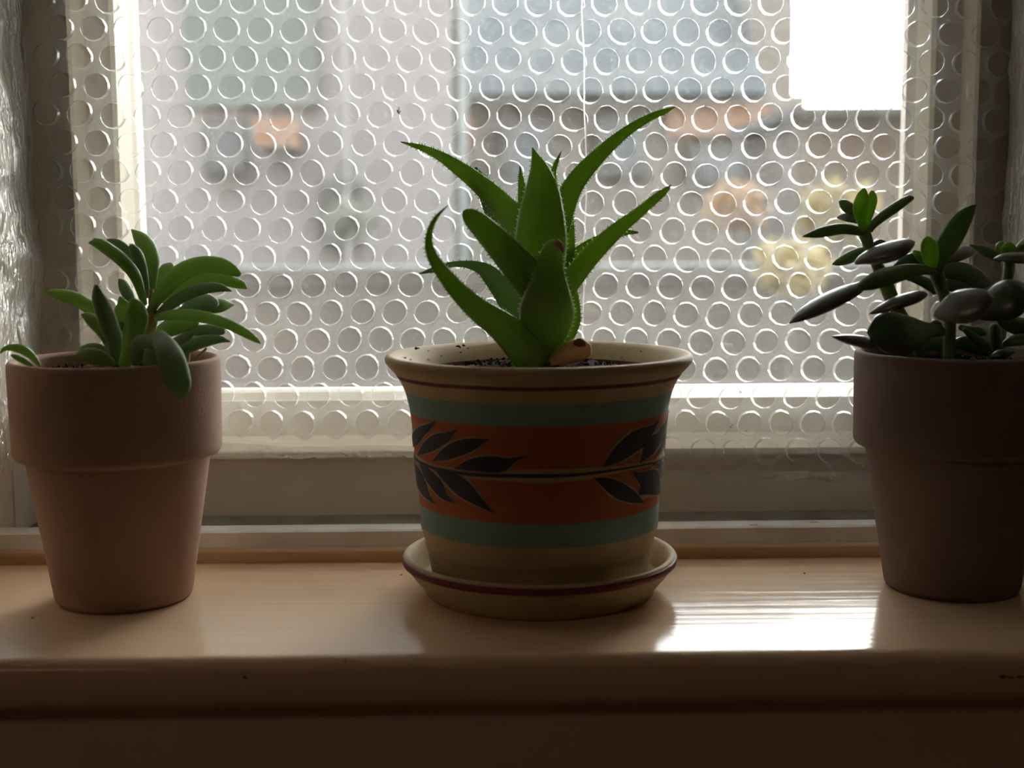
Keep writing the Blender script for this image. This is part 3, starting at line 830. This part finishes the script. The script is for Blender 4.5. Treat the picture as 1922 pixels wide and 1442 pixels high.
def c2(L): return [(700+x/2.671, 180+y/2.671, w/2.671) for x, y, w in L]
TE = .0019
def al(pts, y, dy, m=aloe_m, **k):
    leaf(aloe, c2(pts), y, dy, m, teeth=TE, name='leaf', n=26, **k)
yc = YC
al([(855, 1010, 150), (848, 930, 190), (845, 860, 235), (842, 760, 262), (843, 700, 260), (845, 600, 232), (848, 500, 188), (843, 420, 140), (830, 350, 84), (815, 305, 42), (799, 258, 5)], yc-.010, [-.000, -.001, -.002, -.004, -.004, -.004, -.002, .0, .002, .003, .004], thick=.32, chan=-.22)
al([(845, 1305, 110), (852, 1260, 165), (862, 1190, 238), (870, 1100, 284), (875, 1030, 258), (884, 950, 196), (888, 870, 138), (895, 800, 118), (908, 758, 92), (925, 740, 60)], yc-.016, [0.004, 0, -.006, -.012, -.015, -.018, -.020, -.022, -.023, -.024], m=aloe_b, thick=.34, chan=-.22)
leaf(aloe, c2([(918, 738, 40), (938, 748, 34), (950, 768, 22), (955, 790, 4)]), yc-.041, -.002, dry_tip, thick=.5, name='dry_leaf_tip', n=8)
al([(835, 1345, 150), (790, 1300, 188), (730, 1230, 182), (640, 1150, 150), (540, 1080, 125), (440, 990, 98), (370, 910, 78), (318, 840, 62), (284, 770, 46), (282, 695, 32), (312, 615, 22), (379, 547, 3)], yc-.022, [0, -.002, -.006, -.014, -.022, -.03, -.034, -.037, -.038, -.038, -.036, -.034], thick=.34, chan=-.18, roll=.25)
al([(745, 720, 120), (720, 650, 140), (678, 585, 132), (610, 510, 115), (520, 430, 92), (430, 362, 74), (340, 303, 50), (250, 262, 32), (190, 245, 20), (139, 230, 4)], yc+.008, .03, thick=.3, chan=-.2)
al([(720, 800, 110), (690, 730, 115), (640, 640, 100), (590, 540, 90), (550, 440, 66), (514, 360, 14)], yc+.014, .02, m=aloe_in, thick=.25, chan=.25)
al([(880, 1060, 150), (845, 990, 190), (770, 900, 178), (680, 800, 155), (600, 710, 135), (530, 640, 112), (482, 600, 84), (458, 582, 40)], yc-.014, [0, -.003, -.01, -.016, -.02, -.023, -.025, -.026], m=aloe_b, thick=.42, chan=-.15)
al([(790, 1150, 120), (750, 1100, 148), (700, 1040, 132), (640, 960, 108), (590, 900, 92), (540, 862, 62), (450, 843, 34), (370, 850, 28), (300, 873, 26), (232, 892, 5)], yc+.010, [0, .002, .004, .006, .008, .01, .012, .014, .015, .016], m=aloe_in, thick=.22, chan=.3)
al([(755, 640, 50), (752, 560, 50), (748, 480, 42), (742, 410, 26), (737, 350, 3)], yc+.014, .012, thick=.3, chan=-.2)
al([(895, 540, 40), (902, 450, 38), (906, 380, 28), (925, 320, 18), (945, 277, 3)], yc+.016, .014, thick=.3, chan=-.2)
al([(940, 680, 90), (955, 580, 108), (988, 480, 106), (1040, 400, 94), (1110, 322, 80), (1190, 245, 65), (1280, 172, 50), (1380, 112, 38), (1460, 78, 27), (1516, 56, 4)], yc+.006, .035, thick=.3, chan=-.2)
al([(920, 1030, 90), (965, 960, 112), (1022, 888, 106), (1090, 803, 100), (1170, 722, 88), (1250, 650, 70), (1330, 588, 56), (1410, 520, 46), (1465, 476, 34), (1495, 446, 5)], yc-.008, -.018, thick=.36, chan=-.15)
al([(930, 930, 90), (975, 860, 100), (1035, 795, 82), (1110, 740, 62), (1190, 705, 48), (1260, 686, 32), (1329, 685, 10)], yc+.010, .02, m=aloe_b, thick=.25, chan=.25)
al([(955, 900, 70), (982, 800, 58), (990, 700, 44), (994, 630, 26), (995, 565, 4)], yc+.008, .008, thick=.3, chan=.2)
al([(900, 1270, 70), (950, 1215, 100), (985, 1130, 112), (992, 1050, 96), (985, 960, 70), (970, 880, 40)], yc-.002, .012, thick=.35, chan=-.2)
# stem under the rosette
leaf(aloe, c2([(850, 1370, 150), (855, 1310, 150), (862, 1230, 170), (865, 1100, 190), (865, 950, 170), (860, 850, 100)]), yc-.004, .002, green_stem, thick=.9, name='stem', n=12)
# pale dry stump in the soil
leaf(aloe, [(1040, 684, 30), (1058, 670, 34), (1076, 660, 44), (1092, 658, 42), (1104, 662, 30)], yc-.018, -.004, tan_root, thick=.9, name='dry_stump', n=12)
leaf(aloe, [(1078, 646, 8), (1086, 643, 17), (1094, 645, 14), (1098, 649, 6)], yc-.026, -.002, root_dark, thick=.8, name='stump_scar', n=6)
def crumbs(parent, spots, z, Yc):
    V, Fc = [], []
    rnd = random.Random(5)
    for px, py, s in spots:
        p = onz(px, py, z)
        for q in range(3):
            o = p+Vector((rnd.uniform(-1, 1), rnd.uniform(-1, 1), .2))*s*.0006; k = len(V)
            ax = [Vector((rnd.gauss(0, 1), rnd.gauss(0, 1), rnd.gauss(0, .6))).normalized()*s*.0007 for _ in range(4)]
            V += [o+ax[0], o+ax[1], o+ax[2], o+ax[3]]; Fc += [(k, k+1, k+2), (k, k+2, k+3), (k, k+3, k+1), (k+1, k+3, k+2)]
    mesh('soil_crumbs', V, Fc, soil_m, parent, kind='stuff')
crumbs(aloe, [(758, 672, 2), (770, 676, 1), (784, 654, 1.8), (804, 659, .8), (863, 652, 2), (872, 649, 1.5), (828, 669, 1), (806, 676, 1), (864, 662, 1), (880, 655, .8), (1166, 672, .8), (1172, 676, .8), (1205, 660, .8)], .1325, YC)

# ------------------------------------------------------------------ left pot
suc = empty('potted_succulent', LC, 'finger leaved green succulent in the reddish terracotta pot at the left', 'potted plant')
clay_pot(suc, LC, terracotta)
soil('soil', LC, .0495, .1235, .0014, suc, 9, heap=.002)
def c1(L): return [(x/3.432, 380+y/3.432, w/3.432) for x, y, w in L]
ys = LC[1]
def su(pts, y, dy, m=succ_m, thick=.62, **k):
    k.setdefault('up', .45)
    k.pop('roll', None)
    leaf(suc, c1(pts), ys+y, dy, m, thick=thick, n=16, **k)
su([(930, 660, 45), (905, 570, 56), (868, 470, 78), (800, 385, 86), (720, 318, 84), (650, 272, 76), (600, 255, 50), (573, 262, 12)], -.004, -.012)
su([(925, 610, 40), (900, 480, 55), (850, 360, 66), (790, 285, 58), (735, 252, 46), (690, 240, 12)], .006, .004, succ_d)
su([(985, 560, 40), (980, 450, 80), (972, 360, 108), (940, 280, 118), (898, 222, 84), (847, 174, 8)], .006, .012)
su([(950, 610, 40), (928, 500, 62), (905, 400, 76), (875, 325, 76), (842, 275, 34)], .001, -.004, succ_d)
su([(1010, 580, 40), (1045, 490, 86), (1085, 425, 96), (1100, 395, 40)], .012, .01)
su([(960, 720, 50), (1010, 625, 78), (1080, 535, 104), (1170, 452, 122), (1280, 405, 112), (1400, 402, 108), (1485, 432, 92), (1545, 468, 34)], -.004, -.014)
su([(1050, 640, 50), (1150, 550, 80), (1260, 492, 92), (1380, 482, 84), (1480, 508, 78), (1560, 532, 58), (1592, 556, 10)], .002, .01)
su([(1020, 720, 45), (1120, 642, 76), (1220, 585, 82), (1330, 553, 72), (1420, 550, 56), (1492, 573, 8)], -.004, -.004, succ_d)
su([(1150, 720, 60), (1260, 665, 110), (1340, 645, 112), (1395, 652, 70)], .010, .012, succ_d)
su([(1340, 690, 70), (1400, 668, 92), (1450, 658, 76), (1511, 658, 6)], .022, .012)
su([(1000, 745, 46), (1100, 725, 66), (1220, 725, 78), (1350, 747, 78), (1480, 790, 72), (1580, 840, 62), (1640, 880, 42), (1680, 911, 6)], -.008, -.02)
su([(990, 860, 60), (1080, 815, 112), (1160, 790, 112), (1270, 772, 50)], .000, .01)
su([(690, 760, 80), (640, 715, 92), (560, 662, 95), (480, 620, 92), (400, 596, 78), (330, 583, 48), (283, 580, 7)], -.002, -.006)
su([(745, 1040, 60), (738, 900, 104), (702, 790, 120), (662, 680, 112), (630, 600, 80), (620, 533, 26)], -.02, -.012, succ_d)
su([(770, 860, 90), (790, 760, 112), (795, 680, 110), (775, 610, 20)], -.008, .0)
su([(800, 1060, 80), (830, 940, 98), (862, 830, 134), (882, 745, 148), (872, 670, 112), (850, 622, 34)], -.024, -.01)
su([(860, 660, 50), (818, 580, 80), (785, 515, 54), (765, 495, 12)], .008, .004, succ_d)
su([(700, 920, 50), (660, 830, 84), (600, 765, 90), (560, 735, 62), (526, 722, 16)], -.012, .0)
su([(740, 860, 50), (770, 790, 60), (800, 800, 60), (760, 760, 20)], -.01, .0)
su([(725, 1040, 50), (680, 1015, 84), (620, 992, 104), (550, 980, 90), (497, 978, 26)], -.030, -.004)
su([(700, 980, 60), (620, 945, 80), (550, 945, 60), (505, 960, 20)], -.016, .0, succ_d)
su([(885, 1030, 70), (880, 960, 100), (905, 900, 92), (985, 905, 84), (1040, 945, 46), (1068, 972, 6)], -.036, -.008, succ_d)
su([(960, 900, 60), (1010, 870, 100), (1060, 915, 138), (1098, 990, 170), (1122, 1080, 182), (1152, 1165, 160), (1160, 1225, 110), (1136, 1278, 14)], -.050, [0.004, -.002, -.008, -.012, -.0145, -.0155, -.016, -.0165], succ_d, thick=.32, roll=0)
su([(1070, 940, 50), (1150, 893, 66), (1220, 857, 52), (1259, 834, 6)], -.03, -.002, succ_d)
su([(1120, 980, 60), (1220, 925, 92), (1330, 892, 78), (1420, 883, 50), (1481, 898, 8)], -.024, .0, succ_d)
su([(1180, 840, 60), (1300, 825, 74), (1400, 825, 70), (1445, 830, 40)], .006, .01, succ_d)
su([(1130, 1060, 100), (1170, 1000, 110), (1190, 950, 70)], -.022, .0, succ_d)
su([(960, 1050, 110), (990, 980, 120), (1010, 900, 90)], -.026, .0, succ_d)
su([(900, 870, 60), (800, 900, 70), (740, 860, 60), (700, 800, 20)], -.006, .0, succ_d)
su([(262, 1060, 16), (215, 1000, 46), (150, 950, 62), (80, 935, 48), (25, 945, 30), (5, 970, 14)], -.030, -.006)
su([(225, 1062, 12), (170, 1030, 40), (110, 1000, 40), (72, 985, 14)], -.040, -.004)
leaf(suc, c1([(975, 560, 30), (980, 650, 50), (985, 740, 62), (970, 820, 66), (950, 900, 60), (940, 1040, 60)]), ys-.002, -.006, bark, thick=.95, name='stem', n=12)
leaf(suc, c1([(690, 880, 40), (700, 960, 46), (715, 1050, 50)]), ys-.012, -.004, bark, thick=.95, name='stem', n=8)
leaf(suc, c1([(1330, 940, 16), (1280, 990, 20), (1235, 1040, 26)]), ys-.008, -.004, bark, thick=.6, name='dry_stalk', n=8)
leaf(suc, c1([(545, 1062, 8), (570, 1052, 14), (610, 1058, 8)]), ys-.045, 0, tan_root, thick=.6, name='dry_stalk', n=6)

# ------------------------------------------------------------------ right pot
jad = empty('potted_jade_plant', RC, 'jade plant with thick oval leaves in the dark clay pot at the right', 'potted plant')
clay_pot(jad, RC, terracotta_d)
soil('soil', RC, .0495, .1235, .0014, jad, 12, heap=.002)
yj = RC[1]
def c4(L): return [(1440+x/3.606, 320+y/3.606, w/3.606) for x, y, w in L]
def ja(pts, y, dy, m=jade_m, thick=.55, **k):
    if 'roll' not in k: k.setdefault('up', .5)
    leaf(jad, c4(pts), yj+y, dy, m, thick=thick, n=18, K=16, **k)
def st(pts, y, dy=0, name='stem'):
    leaf(jad, c4(pts), yj+y, dy, green_stem, thick=.98, name=name, n=14)
st([(655, 380, 50), (662, 430, 84), (690, 520, 74), (735, 620, 76), (790, 740, 96), (835, 850, 98), (890, 960, 90), (980, 1100, 80), (1040, 1260, 80)], -.006)
st([(1130, 630, 70), (1148, 700, 92), (1175, 790, 84), (1205, 880, 76), (1232, 980, 76), (1235, 1080, 84), (1228, 1280, 76)], -.018)
st([(1628, 600, 60), (1640, 660, 78), (1625, 740, 70), (1620, 860, 70), (1600, 1000, 70), (1560, 1260, 70)], .006)
st([(1535, 1045, 60), (1542, 1100, 84), (1545, 1180, 84), (1540, 1260, 80)], -.02)
ja([(670, 425, 44), (600, 408, 64), (510, 395, 74), (420, 408, 78), (330, 428, 62), (240, 448, 8)], -.008, -.010, jade_g, thick=.6)
ja([(690, 410, 46), (720, 365, 56), (780, 312, 68), (850, 262, 72), (920, 215, 62), (968, 188, 46), (990, 185, 20)], -.006, .006, jade_g)
ja([(655, 400, 46), (640, 330, 80), (632, 260, 104), (640, 200, 96), (652, 150, 62), (656, 124, 24)], -.010, -.004, jade_bud, thick=.5)
ja([(672, 370, 46), (690, 280, 70), (706, 210, 76), (712, 165, 56), (708, 142, 30)], -.004, .004, jade_bud, thick=.5)
ja([(630, 330, 34), (590, 290, 66), (545, 250, 80), (510, 222, 62), (488, 212, 22)], -.002, .006, jade_g)
ja([(612, 348, 34), (570, 325, 60), (520, 315, 56), (470, 322, 10)], .002, .008, jade_m)
ja([(700, 530, 40), (620, 560, 76), (540, 598, 78), (480, 622, 50), (441, 636, 8)], .004, .008, jade_g)
ja([(720, 500, 34), (760, 484, 38), (802, 482, 8)], .008, .01, jade_m)
ja([(598, 628, 30), (640, 605, 70), (720, 580, 118), (800, 560, 138), (880, 535, 134), (945, 505, 98), (990, 488, 40)], -.020, -.006, jade_p, up=1.0)
ja([(1130, 680, 60), (1060, 672, 72), (960, 680, 100), (860, 705, 122), (760, 735, 124), (670, 772, 96), (612, 798, 30)], -.030, -.014, jade_g, thick=.5)
ja([(690, 745, 30), (620, 790, 80), (540, 828, 112), (440, 876, 128), (330, 932, 118), (220, 990, 78), (152, 1034, 8)], -.012, -.012, jade_p, up=1.0)
ja([(692, 970, 10), (780, 935, 66), (880, 895, 92), (980, 865, 90), (1040, 845, 70), (1078, 838, 30)], -.026, -.004, jade_p, up=1.0)
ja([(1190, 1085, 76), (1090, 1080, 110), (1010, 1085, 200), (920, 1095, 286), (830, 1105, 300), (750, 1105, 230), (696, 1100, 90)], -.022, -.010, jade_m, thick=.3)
ja([(770, 1225, 30), (715, 1185, 80), (630, 1158, 82), (530, 1142, 62), (437, 1124, 8)], -.030, -.006, jade_p, up=1.0)
ja([(1150, 690, 60), (1170, 610, 96), (1210, 520, 148), (1260, 430, 156), (1310, 350, 138), (1360, 285, 96), (1410, 236, 18)], -.024, -.006, jade_g, thick=.5, roll=.3)
ja([(1120, 660, 56), (1108, 590, 110), (1098, 530, 122), (1090, 480, 92), (1092, 450, 34)], -.030, -.006, jade_bud, thick=.5)
ja([(1080, 630, 36), (1030, 580, 66), (990, 545, 20)], -.012, .004, jade_bud)
ja([(1070, 640, 40), (1010, 605, 84), (940, 610, 80), (860, 645, 16)], -.010, .004, jade_m)
ja([(1180, 610, 60), (1260, 580, 96), (1340, 550, 90), (1420, 542, 20)], .010, .01, jade_p, up=1.0)
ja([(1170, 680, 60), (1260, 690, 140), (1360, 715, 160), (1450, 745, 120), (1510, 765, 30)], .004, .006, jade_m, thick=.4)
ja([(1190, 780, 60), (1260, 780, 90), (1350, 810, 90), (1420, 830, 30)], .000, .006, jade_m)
ja([(935, 735, 12), (1000, 735, 60), (1070, 760, 76), (1150, 820, 60)], -.010, .0, jade_m)
ja([(1142, 975, 70), (1200, 955, 150), (1280, 930, 226), (1360, 915, 236), (1440, 890, 200), (1495, 872, 130), (1524, 866, 50)], -.042, -.012, jade_p, thick=.42, up=.6)
ja([(1430, 985, 70), (1500, 945, 180), (1580, 900, 262), (1660, 860, 270), (1730, 838, 200), (1775, 830, 90)], -.030, -.006, jade_m, thick=.4, up=.5)
ja([(1580, 610, 34), (1530, 575, 60), (1460, 538, 66), (1372, 504, 8)], .004, .004, jade_g)
ja([(1632, 610, 50), (1632, 560, 92), (1632, 520, 96), (1630, 490, 40)], -.002, -.002, jade_bud, thick=.6)
ja([(1610, 600, 30), (1582, 550, 66), (1575, 510, 60), (1590, 485, 26)], .002, .004, jade_bud, thick=.6)
ja([(1532, 600, 10), (1600, 590, 58), (1700, 592, 78), (1800, 592, 70), (1850, 592, 20)], -.012, -.006, jade_p, up=1.0)
ja([(1660, 590, 30), (1720, 530, 80), (1790, 470, 90), (1850, 410, 20)], .002, .004, jade_g)
ja([(1300, 1060, 40), (1380, 1085, 60), (1440, 1092, 66), (1482, 1105, 20)], -.008, .0, jade_m)
ja([(1330, 1075, 30), (1400, 1130, 60), (1470, 1180, 60), (1520, 1220, 20)], -.022, -.004, jade_m)
ja([(1600, 1180, 40), (1660, 1155, 76), (1740, 1145, 80), (1820, 1140, 30)], -.020, -.006, jade_g)
ja([(1560, 1010, 40), (1640, 1040, 110), (1740, 1060, 120), (1840, 1060, 40)], -.012, -.004, jade_m)
ja([(1512, 1262, 20), (1560, 1248, 60), (1620, 1238, 64), (1672, 1232, 12)], -.040, -.002, jade_m)
ja([(1250, 1180, 50), (1330, 1170, 100), (1430, 1200, 110), (1500, 1240, 40)], -.012, .0, jade_m)
ja([(1050, 1200, 60), (1120, 1170, 110), (1200, 1180, 100), (1260, 1220, 30)], -.008, .0, jade_m)
ja([(1110, 1040, 30), (1140, 1030, 40), (1180, 1045, 20)], -.006, .0, jade_m)
ja([(1650, 860, 40), (1760, 900, 130), (1850, 950, 60)], .01, .01, jade_m)

# ------------------------------------------------------------------ small marks
chip = mat('dark_chip', (.05, .03, .02), .9)
stain = mat('rust_stain', (.38, .22, .12), .8)
def flecks(name, parent, spots, Y, m, s=.0006, flat=None):
    V, Fc = [], []
    rnd = random.Random(8)
    for px, py, w, h in spots:
        c = at(px, py, Y) if flat is None else onz(px, py, flat)
        for q in range(5):
            o = c+Vector((rnd.uniform(-1, 1)*w*.5*Y/FPX, 0, rnd.uniform(-1, 1)*h*.5*Y/FPX if flat is None else 0)); k = len(V)
            ax = [Vector((rnd.gauss(0, 1)*w*.3*Y/FPX, rnd.gauss(0, 1)*(.0002 if flat is None else .0012), rnd.gauss(0, 1)*(h*.3*Y/FPX if flat is None else .00015))) for _ in range(4)]
            V += [o+a for a in ax]; Fc += [(k, k+1, k+2), (k, k+2, k+3), (k, k+3, k+1), (k+1, k+3, k+2)]
    return mesh(name, V, Fc, m, parent, kind='stuff')
sill_o = bpy.data.objects['trim_1']
flecks('paint_chips', sill_o, [(1888, 1272, 30, 5), (1915, 1270, 16, 4), (462, 1272, 6, 5), (648, 1240, 3, 8)], YA-.0050, chip)
flecks('paint_specks', sill_o, [(752, 1079, 4, 4), (1510, 1077, 3, 3), (60, 1160, 4, 3)], .7, chip, flat=.0003)
flecks('track_debris', Wd, [(700, 979, 26, 3), (730, 979, 30, 3), (765, 979, 26, 3), (1350, 970, 10, 2)], .88, chip, flat=z_ch+.0012)
flecks('lip_stains', Wd, [(1412, 985, 14, 4), (1528, 981, 12, 4)], .802, stain, flat=z_lip1+.0002)
flecks('wrap_specks', wrap, [(1390, 737, 5, 4), (1372, 800, 4, 6), (1402, 810, 4, 3), (553, 781, 4, 4), (508, 234, 4, 4), (749, 207, 6, 8)], YW-.005, stain)
